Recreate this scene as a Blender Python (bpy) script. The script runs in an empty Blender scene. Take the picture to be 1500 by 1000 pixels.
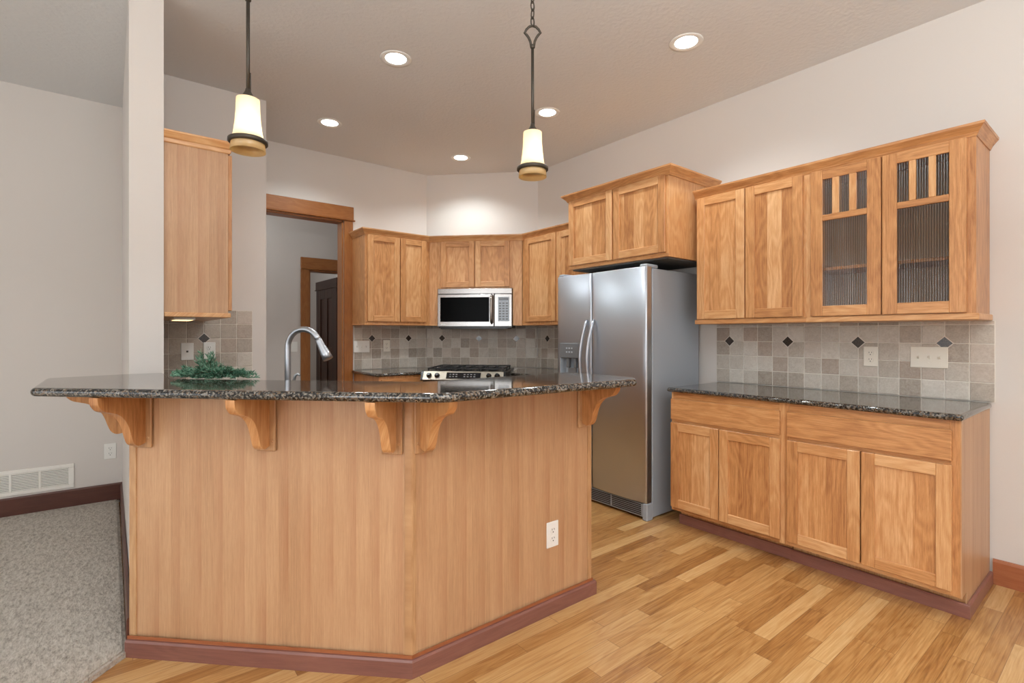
import bpy, bmesh, math, random
from mathutils import Vector, Matrix
random.seed(7)
S = bpy.context.scene
COL = S.collection
PI = math.pi
R2 = math.sqrt(.5)

# ------------------------------------------------------------------ camera
cam_d = bpy.data.cameras.new('camera')
cam = bpy.data.objects.new('camera', cam_d); COL.objects.link(cam)
cam.location = (0, 0, 1.26)
cam.rotation_euler = (PI/2, 0, math.radians(-38.36))
cam_d.sensor_fit = 'HORIZONTAL'; cam_d.sensor_width = 36.0
cam_d.lens = 743.0/1500*36
cam_d.shift_y = -10/1500
cam_d.clip_start = .02
S.camera = cam

# ------------------------------------------------------------------ world, daylight, exposure
W = bpy.data.worlds.new('daylight'); S.world = W; W.use_nodes = True
W.node_tree.nodes['Background'].inputs[0].default_value = (.93, .97, 1, 1)
W.node_tree.nodes['Background'].inputs[1].default_value = 1.0
S.view_settings.view_transform = 'Standard'
S.view_settings.look = 'None'
S.view_settings.exposure = 0.3
S.view_settings.gamma = 1.0

def area(name, loc, rot, sx, sy, power, col=(1, 1, 1)):
    d = bpy.data.lights.new(name, 'AREA'); d.shape = 'RECTANGLE'; d.size = sx; d.size_y = sy
    d.energy = power; d.color = col
    o = bpy.data.objects.new(name, d); COL.objects.link(o); o.location = loc; o.rotation_euler = rot
    return o
# daylight coming in through the windows of the two outer walls behind the camera
DAY = (.94, .975, 1)
area('daylight_front_a', (-1.1, -3.38, 1.5), (PI/2, 0, PI), 1.9, 1.9, 85, DAY)
area('daylight_front_b', (1.7, -3.38, 1.5), (PI/2, 0, PI), 1.9, 1.9, 85, DAY)
area('daylight_outer_a', (-3.9, -.9, 1.5), (PI/2, 0, -PI/2), 1.9, 1.9, 50, DAY)
area('daylight_outer_b', (-3.9, 2.3, 1.5), (PI/2, 0, -PI/2), 1.9, 1.9, 10, DAY)

# added fill lamp behind the camera, lighting the ceiling like a bounced flash
area('bounce_fill', (.2, -1.1, 1.75), (PI, 0, 0), .8, .8, 170, (.92, .98, 1))
# low sun through the outer wall windows onto the living room carpet (out of view)
sd_ = bpy.data.lights.new('sun', 'SUN'); sd_.energy = 9; sd_.angle = .02; sd_.color = (1, .97, .92)
so_ = bpy.data.objects.new('sun', sd_); COL.objects.link(so_); so_.rotation_euler = (0, -PI/4, 0); so_.location = (-8, 0, 6)

# ------------------------------------------------------------------ node helpers
class NT:
    def __init__(s, name):
        s.m = bpy.data.materials.new(name); s.m.use_nodes = True
        s.t = s.m.node_tree; s.t.nodes.clear()
        s.out = s.t.nodes.new('ShaderNodeOutputMaterial')
    def n(s, typ, **kw):
        nd = s.t.nodes.new('ShaderNode'+typ)
        for k, v in kw.items():
            if k[0] == '_': setattr(nd, k[1:], v)
        return nd
    def put(s, sock, v):
        if isinstance(v, bpy.types.NodeSocket): s.t.links.new(v, sock)
        else: sock.default_value = v
    def math(s, op, a, b=0.0, c=None):
        nd = s.n('Math', _operation=op); s.put(nd.inputs[0], a); s.put(nd.inputs[1], b)
        if c is not None: s.put(nd.inputs[2], c)
        return nd.outputs[0]
    def xyz(s, x=0., y=0., z=0.):
        nd = s.n('CombineXYZ')
        for i, v in enumerate((x, y, z)): s.put(nd.inputs[i], v)
        return nd.outputs[0]
    def noise(s, vec, scale=5., detail=3., rough=.5, dist=0.):
        nd = s.n('TexNoise'); s.put(nd.inputs['Vector'], vec); nd.inputs['Scale'].default_value = scale
        nd.inputs['Detail'].default_value = detail; nd.inputs['Roughness'].default_value = rough
        nd.inputs['Distortion'].default_value = dist
        return nd.outputs['Fac']
    def white(s, vec):
        nd = s.n('TexWhiteNoise', _noise_dimensions='3D'); s.put(nd.inputs['Vector'], vec); return nd.outputs['Value']
    def vor(s, vec, scale, feature='F1', out='Distance'):
        nd = s.n('TexVoronoi', _feature=feature); s.put(nd.inputs['Vector'], vec); nd.inputs['Scale'].default_value = scale
        return nd.outputs[out]
    def ramp(s, fac, stops, interp='LINEAR'):
        nd = s.n('ValToRGB'); nd.color_ramp.interpolation = interp
        e = nd.color_ramp.elements
        while len(e) < len(stops): e.new(.5)
        for k, (p, c) in enumerate(stops): e[k].position = p; e[k].color = (*lin(c), 1)
        s.put(nd.inputs[0], fac); return nd.outputs[0]
    def mix(s, fac, a, b, mode='MIX'):
        nd = s.n('Mix', _data_type='RGBA', _blend_type=mode)
        s.put(nd.inputs[0], fac); s.put(nd.inputs[6], a if not isinstance(a, tuple) else (*lin(a), 1))
        s.put(nd.inputs[7], b if not isinstance(b, tuple) else (*lin(b), 1)); return nd.outputs[2]
    def grey(s, v):
        nd = s.n('CombineColor'); [s.put(nd.inputs[i], v) for i in range(3)]; return nd.outputs[0]
    def obj(s): return s.n('TexCoord').outputs['Object']
    def uv(s): return s.n('TexCoord').outputs['UV']
    def sep(s, v):
        nd = s.n('SeparateXYZ'); s.put(nd.inputs[0], v); return nd.outputs
    def bump(s, h, strength=.2, dist=.01):
        nd = s.n('Bump'); nd.inputs['Strength'].default_value = strength; nd.inputs['Distance'].default_value = dist
        s.put(nd.inputs['Height'], h); return nd.outputs[0]
    def pbr(s, col, rough=.5, metal=0., bump=None, **kw):
        p = s.n('BsdfPrincipled')
        s.put(p.inputs['Base Color'], col if not isinstance(col, tuple) else (*lin(col), 1))
        s.put(p.inputs['Roughness'], rough); s.put(p.inputs['Metallic'], metal)
        if bump is not None: s.put(p.inputs['Normal'], bump)
        for k, v in kw.items(): s.put(p.inputs[k.replace('_', ' ')], v)
        s.t.links.new(p.outputs[0], s.out.inputs[0]); return s.m
def lin(c):   # 0-255 sRGB to linear
    return tuple(((x/255+.055)/1.055)**2.4 if x > 10.3 else x/255/12.92 for x in c[:3])

# ------------------------------------------------------------------ materials
def wood(name, lo, mid, hi, strip=0., rough=.36, grain=1., tone=.5, rift=0., coat=.15):
    """UV.x runs along the grain, UV.y across it; floor(UV.y/10) numbers the board"""
    t = NT(name); uv = t.sep(t.uv()); u, v = uv[0], uv[1]
    bid = t.math('FLOOR', t.math('DIVIDE', v, 10.))
    if strip:
        sid = t.math('FLOOR', t.math('DIVIDE', t.math('ADD', v, t.math('MULTIPLY', t.noise(t.xyz(0, bid, 0), 3.1), .1)), strip))
        bid = t.math('ADD', bid, t.math('MULTIPLY', sid, 3.7))
        if rift:      # each veneer leaf is redder along one side, in long patches
            fr = t.math('FRACT', t.math('DIVIDE', v, strip)); bow = t.noise(t.xyz(t.math('MULTIPLY', u, 1.7), sid, 3.), 1., 2.)
            edge = t.math('MULTIPLY', t.math('POWER', fr, 3.), t.math('MULTIPLY', t.math('MAXIMUM', t.math('SUBTRACT', bow, .36), 0.), 2.2))
    w1 = t.white(t.xyz(bid, 3.3, 1.7)); w2 = t.white(t.xyz(bid, 9.1, 4.2))
    off = t.math('MULTIPLY', w2, 50.)
    warp = t.noise(t.xyz(t.math('MULTIPLY', u, 1.6), t.math('MULTIPLY', v, 7.), off), 1., 2.)
    ring = t.math('SINE', t.math('MULTIPLY', warp, 70.))
    ring = t.math('MULTIPLY', t.math('ADD', ring, 1.), .5)
    fine = t.noise(t.xyz(t.math('MULTIPLY', u, 5.), t.math('MULTIPLY', v, 190.), off), 1., 3., .6)
    pore = t.noise(t.xyz(t.math('MULTIPLY', u, 26.), t.math('MULTIPLY', v, 620.), off), 1., 2., .6)
    blot = t.noise(t.xyz(t.math('MULTIPLY', u, 2.2), t.math('MULTIPLY', v, 6.), t.math('ADD', off, 7.)), 1., 3.)
    f = t.math('ADD', t.math('MULTIPLY', t.math('SUBTRACT', w1, .5), tone), .5)
    f = t.math('ADD', f, t.math('MULTIPLY', t.math('SUBTRACT', ring, .5), .17*grain*(1-rift)))
    f = t.math('ADD', f, t.math('MULTIPLY', t.math('SUBTRACT', fine, .5), .75*grain))
    f = t.math('ADD', f, t.math('MULTIPLY', t.math('SUBTRACT', pore, .5), .6*grain))
    f = t.math('ADD', f, t.math('MULTIPLY', t.math('SUBTRACT', blot, .5), .45))
    col = t.ramp(f, [(0., lo), (.5, mid), (1., hi)])
    if rift and strip: col = t.mix(edge, col, tuple(a*b for a, b in zip(mid, (.86, .72, .64))))
    return t.pbr(col, rough, 0., t.bump(fine, .06, .002), Coat_Weight=coat, Coat_Roughness=.25)

M = {}
M['honey'] = wood('honey_hickory', (152, 96, 52), (203, 147, 94), (229, 186, 136), tone=.4)
M['honey_panel'] = wood('honey_hickory_panel', (150, 92, 50), (204, 147, 93), (235, 192, 143), strip=.085, tone=.46)
M['oak'] = wood('rift_oak_veneer', (154, 114, 80), (192, 151, 113), (216, 178, 139), strip=.090, grain=.8, tone=.16, rift=1., rough=.42)
M['oak_solid'] = wood('oak_solid', (152, 106, 68), (188, 146, 104), (212, 174, 132), tone=.25)
M['cherry'] = wood('reddish_base_trim', (106, 66, 58), (137, 91, 80), (160, 112, 98), tone=.2, grain=.6, rough=.4)
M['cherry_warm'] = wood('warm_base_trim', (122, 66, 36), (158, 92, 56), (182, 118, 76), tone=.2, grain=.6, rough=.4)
M['mahogany'] = wood('dark_base_trim', (58, 30, 24), (88, 50, 40), (108, 66, 52), tone=.2, grain=.6, rough=.4)
M['casing'] = wood('stained_casing', (112, 62, 22), (150, 92, 42), (178, 120, 66), tone=.3, grain=.7, rough=.4)
M['darkdoor'] = wood('dark_door', (34, 17, 10), (62, 32, 18), (88, 48, 26), tone=.3, grain=.7, rough=.4)

def paint(name, c, rough=.6, tex=.05, scale=90, dist=.004):
    t = NT(name); o = t.obj()
    n = t.noise(o, scale, 3.)
    big = t.noise(o, 1.3, 2.)
    col = t.mix(t.math('MULTIPLY', big, .08), c, tuple(x*.93 for x in c))
    return t.pbr(col, rough, 0., t.bump(n, tex, dist))
M['wall'] = paint('greige_paint', (215, 210, 205))
M['ceiling'] = paint('textured_ceiling_paint', (217, 217, 217), .8, .3, 42, .01)
M['white'] = paint('white_plastic', (236, 236, 232), .35, .0)
M['almond'] = paint('almond_plastic', (232, 228, 216), .35, .0)
M['slot'] = paint('dark_slot', (40, 40, 38), .6, .0)
M['ventmetal'] = paint('white_enamel', (238, 236, 230), .4, .0)
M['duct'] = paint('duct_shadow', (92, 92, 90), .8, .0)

def granite():
    t = NT('speckled_granite'); o = t.obj()
    v1 = t.vor(o, 170., 'F1', 'Color'); r = t.sep(v1)[0]; g = t.sep(v1)[1]
    n = t.noise(o, 60., 4., .6); n2 = t.noise(o, 11., 2.)
    base = t.ramp(t.math('ADD', t.math('MULTIPLY', r, .75), t.math('MULTIPLY', t.math('SUBTRACT', n, .5), .9)),
                  [(.0, (16, 17, 18)), (.34, (32, 33, 34)), (.5, (84, 82, 78)), (.68, (134, 128, 118)), (.86, (56, 60, 68)), (1., (172, 164, 150))])
    brown = t.mix(t.math('GREATER_THAN', t.math('ADD', g, t.math('MULTIPLY', n2, .5)), 1.12), base, (100, 84, 68))
    return t.pbr(brown, .07, 0., None, Specular_IOR_Level=.55, Coat_Weight=.3, Coat_Roughness=.04)
M['granite'] = granite()

def stone_tile():
    t = NT('tumbled_travertine'); uv = t.sep(t.uv()); o = t.obj()
    bid = t.math('FLOOR', t.math('DIVIDE', uv[1], 10.)); w = t.white(t.xyz(bid, .7, 2.2)); w2 = t.white(t.xyz(bid, 5.7, 1.2))
    sh = t.n('VectorMath', _operation='ADD'); t.put(sh.inputs[0], o); t.put(sh.inputs[1], t.xyz(bid, t.math('MULTIPLY', bid, .37), 0))
    n = t.noise(sh.outputs[0], 34., 5., .65, .6); n2 = t.noise(sh.outputs[0], 120., 3., .7)
    f = t.math('ADD', t.math('ADD', t.math('MULTIPLY', w, .55), t.math('MULTIPLY', n, .5)), t.math('MULTIPLY', t.math('SUBTRACT', n2, .5), .55))
    c = t.ramp(f, [(.1, (148, 136, 124)), (.42, (180, 171, 159)), (.7, (203, 197, 187)), (1., (222, 217, 208))])
    c = t.mix(t.math('MULTIPLY', t.math('GREATER_THAN', w2, .76), .2), c, (172, 140, 122))
    return t.pbr(c, .45, 0., t.bump(t.math('ADD', n, n2), .25, .003))
M['tile'] = stone_tile()
M['grout'] = paint('pale_grout', (224, 219, 210), .8, .1)
def accent():
    t = NT('dark_accent_stone'); o = t.obj(); n = t.noise(o, 150., 4., .7)
    return t.pbr(t.ramp(n, [(.3, (34, 28, 24)), (.55, (70, 60, 52)), (.75, (112, 98, 84))]), .12)
M['accent'] = accent()

def floor_mat():
    t = NT('oak_strip_floor'); p = t.sep(t.obj()); x, y = p[0], p[1]
    w = .070
    row = t.math('FLOOR', t.math('DIVIDE', y, w)); rw = t.white(t.xyz(row, 1.1, 0))
    xs = t.math('ADD', x, t.math('MULTIPLY', rw, 9.))
    L = t.math('ADD', .5, t.math('MULTIPLY', t.white(t.xyz(row, 4.4, 2)), .45))
    k = t.math('FLOOR', t.math('DIVIDE', xs, L))
    a = t.white(t.xyz(row, k, 3.1)); b = t.white(t.xyz(row, k, 8.7)); off = t.math('MULTIPLY', b, 60.)
    warp = t.noise(t.xyz(t.math('MULTIPLY', x, 1.5), t.math('MULTIPLY', y, 11.), off), 1., 2.)
    ring = t.math('MULTIPLY', t.math('ADD', t.math('SINE', t.math('MULTIPLY', warp, 60.)), 1.), .5)
    ring = t.math('POWER', ring, 2.)
    fine = t.noise(t.xyz(t.math('MULTIPLY', x, 5.), t.math('MULTIPLY', y, 170.), off), 1., 4., .65)
    f = t.math('ADD', .5, t.math('MULTIPLY', t.math('SUBTRACT', a, .5), .5))
    f = t.math('SUBTRACT', f, t.math('MULTIPLY', ring, .10))
    f = t.math('ADD', f, t.math('MULTIPLY', t.math('SUBTRACT', fine, .5), .85))
    c = t.ramp(f, [(0., (124, 76, 34)), (.3, (170, 120, 66)), (.55, (197, 151, 95)), (.8, (212, 174, 121)), (1., (224, 192, 146))])
    fy = t.math('FRACT', t.math('DIVIDE', y, w)); ex = t.math('FRACT', t.math('DIVIDE', xs, L))
    gap = t.math('LESS_THAN', t.math('MINIMUM', fy, t.math('SUBTRACT', 1., fy)), .012)
    gap2 = t.math('LESS_THAN', t.math('MULTIPLY', t.math('MINIMUM', ex, t.math('SUBTRACT', 1., ex)), L), .0012)
    g = t.math('MAXIMUM', gap, gap2)
    c = t.mix(t.math('MULTIPLY', g, .55), c, (96, 56, 24))
    return t.pbr(c, t.math('ADD', .27, t.math('MULTIPLY', fine, .12)), 0., t.bump(t.math('SUBTRACT', t.math('MULTIPLY', fine, .2), g), .12, .002), Coat_Weight=.2, Coat_Roughness=.2)
M['floor'] = floor_mat()
def carpet_mat():
    t = NT('beige_loop_carpet'); o = t.obj()
    st = t.n('VectorMath', _operation='MULTIPLY'); t.put(st.inputs[0], o); st.inputs[1].default_value = (1, .45, 1)
    n = t.noise(st.outputs[0], 170., 3., .6); n2 = t.noise(o, 320., 2., .7); n3 = t.noise(o, 1.6, 2.)
    pat = t.noise(st.outputs[0], 60., 1., .5)
    f = t.math('ADD', t.math('MULTIPLY', n, .6), t.math('MULTIPLY', n2, .5)); f = t.math('ADD', f, t.math('MULTIPLY', t.math('SUBTRACT', pat, .5), .5))
    c = t.ramp(f, [(.28, (140, 132, 122)), (.5, (204, 196, 184)), (.78, (236, 230, 220))])
    c = t.mix(t.math('MULTIPLY', n3, .12), c, (186, 178, 166))
    return t.pbr(c, .95, 0., t.bump(t.math('ADD', f, pat), .9, .012))
M['carpet'] = carpet_mat()

def steel(name, c, rough, axis, br=.10, metal=1.):
    t = NT(name); p = t.sep(t.obj())
    sc = [260., 260., 260.]; sc[axis] = 3.
    v = t.xyz(*[t.math('MULTIPLY', p[i], sc[i]) for i in range(3)])
    n = t.noise(v, 1., 3., .6)
    r = t.math('ADD', rough, t.math('MULTIPLY', t.math('SUBTRACT', n, .5), .12))
    return t.pbr(c, r, metal, t.bump(n, br, .001))
M['steel'] = steel('brushed_stainless', (188, 194, 202), .36, 0)
M['steel_mw'] = steel('bright_stainless', (164, 162, 160), .24, 0)
M['steel_range'] = steel('warm_stainless', (150, 142, 130), .34, 0)
M['nickel'] = steel('satin_nickel', (178, 183, 190), .33, 2, .04)
M['fridgeside'] = paint('grey_appliance_paint', (158, 166, 175), .38, .03, 160)
M['greyplastic'] = paint('grey_plastic', (112, 116, 120), .4, .0)
M['lightgrey'] = paint('light_grey_plastic', (170, 180, 190), .4, .0)
M['black'] = paint('black_enamel', (14, 14, 15), .25, .0)
M['iron'] = paint('cast_iron', (26, 26, 28), .55, .2, 200)
t = NT('black_glass'); M['blackglass'] = t.pbr((3, 3, 3), .2, Specular_IOR_Level=.03)
M['bronze'] = steel('dark_bronze', (74, 68, 60), .45, 2, .05, .6)
M['leaf'] = paint('green_needles', (66, 116, 90), .55, .0)
M['leaf_pale'] = paint('pale_green_needles', (124, 164, 140), .55, .0)
M['twig'] = paint('brown_twig', (78, 70, 46), .7, .0)
M['inside'] = paint('cabinet_lining', (206, 178, 150), .6, .0)

def emit_mat(name, c, e):
    t = NT(name); n = t.n('Emission'); n.inputs[0].default_value = (*lin(c), 1); n.inputs[1].default_value = e
    t.t.links.new(n.outputs[0], t.out.inputs[0]); return t.m
M['lens'] = emit_mat('led_lens', (255, 252, 246), 9.)
M['display'] = paint('dark_display', (20, 22, 26), .12, .0)
M['cabinet_lamp'] = emit_mat('under_cabinet_lamp', (255, 214, 150), 2.)
def shade_mat(name, c, e):
    t = NT(name); n = t.noise(t.obj(), 26., 3.)
    col = t.mix(n, c, tuple(x*.93 for x in c))
    d = t.n('BsdfDiffuse'); t.put(d.inputs[0], col); tr = t.n('BsdfTranslucent'); t.put(tr.inputs[0], col)
    g = t.n('BsdfGlossy'); g.inputs['Roughness'].default_value = .2
    m1 = t.n('MixShader'); m1.inputs[0].default_value = .6; t.t.links.new(d.outputs[0], m1.inputs[1]); t.t.links.new(tr.outputs[0], m1.inputs[2])
    m2 = t.n('MixShader'); m2.inputs[0].default_value = .05; t.t.links.new(m1.outputs[0], m2.inputs[1]); t.t.links.new(g.outputs[0], m2.inputs[2])
    t.t.links.new(m2.outputs[0], t.out.inputs[0]); return t.m
M['shade'] = shade_mat('alabaster_glass', (252, 240, 216), 1.)
M['amber'] = shade_mat('amber_glass', (253, 228, 176), 1.)
def reeded():
    t = NT('reeded_glass'); 
    tr = t.n('BsdfTransparent'); x = t.sep(t.obj())[0]
    w = t.math('ABSOLUTE', t.math('SINE', t.math('MULTIPLY', x, PI/.0105)))     # thin grooves between the reeds pass less light
    t.put(tr.inputs[0], t.mix(t.math('POWER', w, .7), (122, 116, 110), (240, 236, 230)))
    g = t.n('BsdfGlossy'); g.inputs['Roughness'].default_value = .14
    fr = t.n('Fresnel'); fr.inputs[0].default_value = 1.6
    f = t.math('MULTIPLY', fr.outputs[0], 1.0)
    mx = t.n('MixShader'); t.t.links.new(f, mx.inputs[0]); t.t.links.new(tr.outputs[0], mx.inputs[1]); t.t.links.new(g.outputs[0], mx.inputs[2])
    t.t.links.new(mx.outputs[0], t.out.inputs[0]); return t.m
M['reeded'] = reeded()

# ------------------------------------------------------------------ mesh builder
class MB:
    def __init__(s): s.bm = bmesh.new(); s.uv = s.bm.loops.layers.uv.new('UVMap')
    def face(s, vs, g=2, off=None, smooth=False, c0=(0, 0, 0)):
        try: f = s.bm.faces.new(vs)
        except ValueError: return None
        f.smooth = smooth
        if off is None: off = (0, 5)
        a, b = [i for i in range(3) if i != g]
        for l in f.loops:
            co = l.vert.co
            l[s.uv].uv = (co[g]+off[0], (co[a]-c0[a])+(co[b]-c0[b])+off[1])
        return f
    def rnd(s): return (random.uniform(0, 40), 10*random.randint(1, 900)+5)
    def box(s, x0, x1, y0, y1, z0, z1, g=2, b=0., off=None):
        if x1 < x0: x0, x1 = x1, x0
        if y1 < y0: y0, y1 = y1, y0
        if z1 < z0: z0, z1 = z1, z0
        off = off or s.rnd(); c0 = ((x0+x1)/2, (y0+y1)/2, (z0+z1)/2)
        lo, hi = (x0, y0, z0), (x1, y1, z1)
        b = min(b, .49*min(hi[i]-lo[i] for i in range(3)))
        if b <= 0:
            V = [s.bm.verts.new(((hi if i & 1 else lo)[0], (hi if i & 2 else lo)[1], (hi if i & 4 else lo)[2])) for i in range(8)]
            for q in ((0, 4, 6, 2), (1, 3, 7, 5), (0, 1, 5, 4), (2, 6, 7, 3), (0, 2, 3, 1), (4, 5, 7, 6)): s.face([V[i] for i in q], g, off, c0=c0)
            return s
        P = {}
        for i in range(8):
            cs = [(hi if i >> k & 1 else lo)[k] for k in range(3)]; sg = [-1 if i >> k & 1 else 1 for k in range(3)]
            for k in range(3):
                q = [cs[j]+(0 if j == k else sg[j]*b) for j in range(3)]; P[i, k] = s.bm.verts.new(q)
        for k, qs in ((0, ((0, 4, 6, 2), (1, 3, 7, 5))), (1, ((0, 1, 5, 4), (2, 6, 7, 3))), (2, ((0, 2, 3, 1), (4, 5, 7, 6)))):
            for q in qs: s.face([P[i, k] for i in q], g, off, c0=c0)
        for i in range(8):
            s.face([P[i, 0], P[i, 1], P[i, 2]], g, off, c0=c0)
            for k in range(3):
                j = i | (1 << k)
                if j != i:
                    a, c = [m for m in range(3) if m != k]
                    s.face([P[i, a], P[j, a], P[j, c], P[i, c]], g, off, c0=c0)
        return s
    def prism(s, poly, axis, a0, a1, g=2, smooth=False, off=None):
        """poly: 2D points in the two other axes (ascending axis order); extruded a0..a1 along axis"""
        off = off or s.rnd()
        def mk(p, a):
            q = [0, 0, 0]; o = [i for i in range(3) if i != axis]; q[o[0]], q[o[1]], q[axis] = p[0], p[1], a; return s.bm.verts.new(q)
        A = [mk(p, a0) for p in poly]; B = [mk(p, a1) for p in poly]; n = len(poly)
        s.face(A[::-1], g, off); s.face(B, g, off)
        for i in range(n): s.face([A[i], A[(i+1) % n], B[(i+1) % n], B[i]], g, off, smooth)
        return s
    def tube(s, pts, r, seg=12, g=2, cap=True):
        pts = [Vector(p) for p in pts]; n = len(pts); rr = r if isinstance(r, (list, tuple)) else [r]*n
        off = s.rnd(); rings = []; up = None
        for i, p in enumerate(pts):
            d = (pts[min(i+1, n-1)]-pts[max(i-1, 0)]).normalized()
            if up is None:
                up = d.orthogonal().normalized()
            up = (up-d*up.dot(d)); up = up.normalized() if up.length > 1e-6 else d.orthogonal().normalized()
            w = d.cross(up)
            rings.append([s.bm.verts.new(p+(up*math.cos(2*PI*k/seg)+w*math.sin(2*PI*k/seg))*rr[i]) for k in range(seg)])
        for i in range(n-1):
            for k in range(seg): s.face([rings[i][k], rings[i][(k+1) % seg], rings[i+1][(k+1) % seg], rings[i+1][k]], g, off, True)
        if cap: s.face(rings[0][::-1], g, off); s.face(rings[-1], g, off)
        return s
    def lathe(s, prof, c=(0, 0, 0), axis=2, seg=32, smooth=True, flip=1):
        """prof: (radius, height) along axis"""
        off = s.rnd(); rings = []
        for r, h in prof:
            ring = []
            for k in range(seg):
                a, b = r*math.cos(2*PI*k/seg), r*math.sin(2*PI*k/seg)
                q = {2: (a, b, h), 1: (a, h*flip, b), 0: (h*flip, a, b)}[axis]
                ring.append(s.bm.verts.new((q[0]+c[0], q[1]+c[1], q[2]+c[2])))
            rings.append(ring)
        for i in range(len(rings)-1):
            for k in range(seg): s.face([rings[i][k], rings[i][(k+1) % seg], rings[i+1][(k+1) % seg], rings[i+1][k]], 2, off, smooth)
        if prof[0][0] > 1e-6: s.face(rings[0][::-1], 2, off)
        if prof[-1][0] > 1e-6: s.face(rings[-1], 2, off)
        return s
    def sweep(s, path, prof, closed=False, g=0):
        """profile (outward, z) swept along an xy polyline; outward is to the right of travel; mitred"""
        n = len(path); off = s.rnd(); P = [Vector(p) for p in path]; rings = []; acc = 0; us = []
        for i in range(n):
            dp = (P[i]-P[i-1]).normalized() if (i > 0 or closed) else (P[1]-P[0]).normalized()
            dn = (P[(i+1) % n]-P[i]).normalized() if (i < n-1 or closed) else dp
            n1 = Vector((dp.y, -dp.x)); n2 = Vector((dn.y, -dn.x)); m = (n1+n2)
            m = m/max(m.dot(n1), .2)
            rings.append([s.bm.verts.new((P[i].x+m.x*o, P[i].y+m.y*o, z)) for o, z in prof])
            us.append(acc); acc += (P[(i+1) % n]-P[i]).length
        q = len(prof)
        for i in range(n if closed else n-1):
            A, B = rings[i], rings[(i+1) % n]; cum = 0; o2 = s.rnd()
            for k in range(q):
                l = Vector(prof[(k+1) % q])-Vector(prof[k])
                try: f = s.bm.faces.new([A[k], A[(k+1) % q], B[(k+1) % q], B[k]])
                except ValueError: continue
                uu = [us[i], us[i], us[i]+(P[(i+1) % n]-P[i]).length, us[i]+(P[(i+1) % n]-P[i]).length]; vv = [cum, cum+l.length, cum+l.length, cum]
                for L, a, b in zip(f.loops, uu, vv): L[s.uv].uv = (a+o2[0], b+o2[1])
                cum += l.length
        if not closed:
            s.face(rings[0][::-1], g, off); s.face(rings[-1], g, off)
        return s
    def slab(s, poly, z0, z1, r=None):
        """stone slab with a bullnose edge; poly counter-clockwise"""
        r = r if r is not None else (z1-z0)/2; K = 5; zc = (z0+z1)/2; hh = (z1-z0)/2; lay = []
        for k in range(-K, K+1):
            a = k/K*PI/2; lay.append((r*(1-math.cos(a)), zc+hh*math.sin(a)))
        rings = [[s.bm.verts.new((p[0], p[1], z)) for p in inset(poly, d)] for d, z in lay]; n = len(poly)
        for i in range(len(rings)-1):
            for k in range(n): s.face([rings[i][k], rings[i][(k+1) % n], rings[i+1][(k+1) % n], rings[i+1][k]], 2, (0, 5), True)
        s.face(rings[0][::-1]); s.face(rings[-1]); return s
    def build(s, name, mat, parent=None, **props):
        bmesh.ops.recalc_face_normals(s.bm, faces=s.bm.faces)
        me = bpy.data.meshes.new(name); s.bm.to_mesh(me); s.bm.free()
        o = bpy.data.objects.new(name, me); COL.objects.link(o)
        for m in (mat if isinstance(mat, (list, tuple)) else [mat]): me.materials.append(M[m])
        if parent is not None: o.parent = parent
        for k, v in props.items(): o[k] = v
        return o
def inset(poly, d):
    n = len(poly); out = []
    for i in range(n):
        p0, p1, p2 = Vector(poly[i-1]), Vector(poly[i]), Vector(poly[(i+1) % n])
        a, b = (p1-p0).normalized(), (p2-p1).normalized(); n1, n2 = Vector((-a.y, a.x)), Vector((-b.y, b.x)); m = n1+n2
        m = m/max(m.dot(n1), .3); out.append((p1.x+m.x*d, p1.y+m.y*d))
    return out
def fillet(poly, radii, K=6):
    out = []; n = len(poly)
    for i in range(n):
        r = radii[i]
        if r <= 0: out.append(poly[i]); continue
        p0, p1, p2 = Vector(poly[i-1]), Vector(poly[i]), Vector(poly[(i+1) % n])
        a, b = (p0-p1).normalized(), (p2-p1).normalized(); ang = a.angle(b); t = r/math.tan(ang/2)
        c = p1+(a+b).normalized()*(r/math.sin(ang/2)); s0 = p1+a*t-c; s1 = p1+b*t-c
        a0 = math.atan2(s0.y, s0.x); a1 = math.atan2(s1.y, s1.x); d = (a1-a0+PI) % (2*PI)-PI
        for k in range(K+1): out.append((c.x+r*math.cos(a0+d*k/K), c.y+r*math.sin(a0+d*k/K)))
    return out

def thing(name, label, cat, loc=(0, 0, 0), rz=0., group=None):
    o = bpy.data.objects.new(name, None); COL.objects.link(o); o.location = loc; o.rotation_euler = (0, 0, rz)
    o.empty_display_size = .05
    o['label'] = label; o['category'] = cat
    if group: o['group'] = group
    return o
def tag(o, label, cat, group=None, kind=None):
    o['label'] = label; o['category'] = cat
    if group: o['group'] = group
    if kind: o['kind'] = kind
    return o
def struct(o, label=None):
    o['kind'] = 'structure'
    if label: o['label'] = label
    return o
def dup(root, loc, label, rz=None):
    r = root.copy(); COL.objects.link(r); r.location = loc; r['label'] = label
    if rz is not None: r.rotation_euler = (0, 0, rz)
    for ch in list(root.children):
        c = ch.copy(); COL.objects.link(c); c.parent = r
        for g in ch.children:
            d = g.copy(); COL.objects.link(d); d.parent = c
    return r

# ------------------------------------------------------------------ key dimensions
XR = 3.515          # right wall
YB = 4.85           # back wall with the doorway
SD = 7.517          # x+y on the diagonal wall
CZ = 2.973          # ceiling
YN = 4.036          # nook wall with phone jack
XD0, XD1, YD = .07, .21, 3.09     # dividing wall and its front end
YL = 4.83           # living room wall
BZ = 1.070          # bar top
RW = -PI/2; DG = -PI/4

# ------------------------------------------------------------------ the setting
def wallbox(name, *b):
    return struct(MB().box(*b).build(name, 'wall'))
m = MB(); m.box(-4.2, 4.6, -3.7, 9.8, -.12, 0.); struct(m.build('floor', 'floor'))
m = MB(); m.box(-4.2, 4.6, -3.7, 9.8, CZ, CZ+.12); struct(m.build('ceiling', 'ceiling'))
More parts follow.
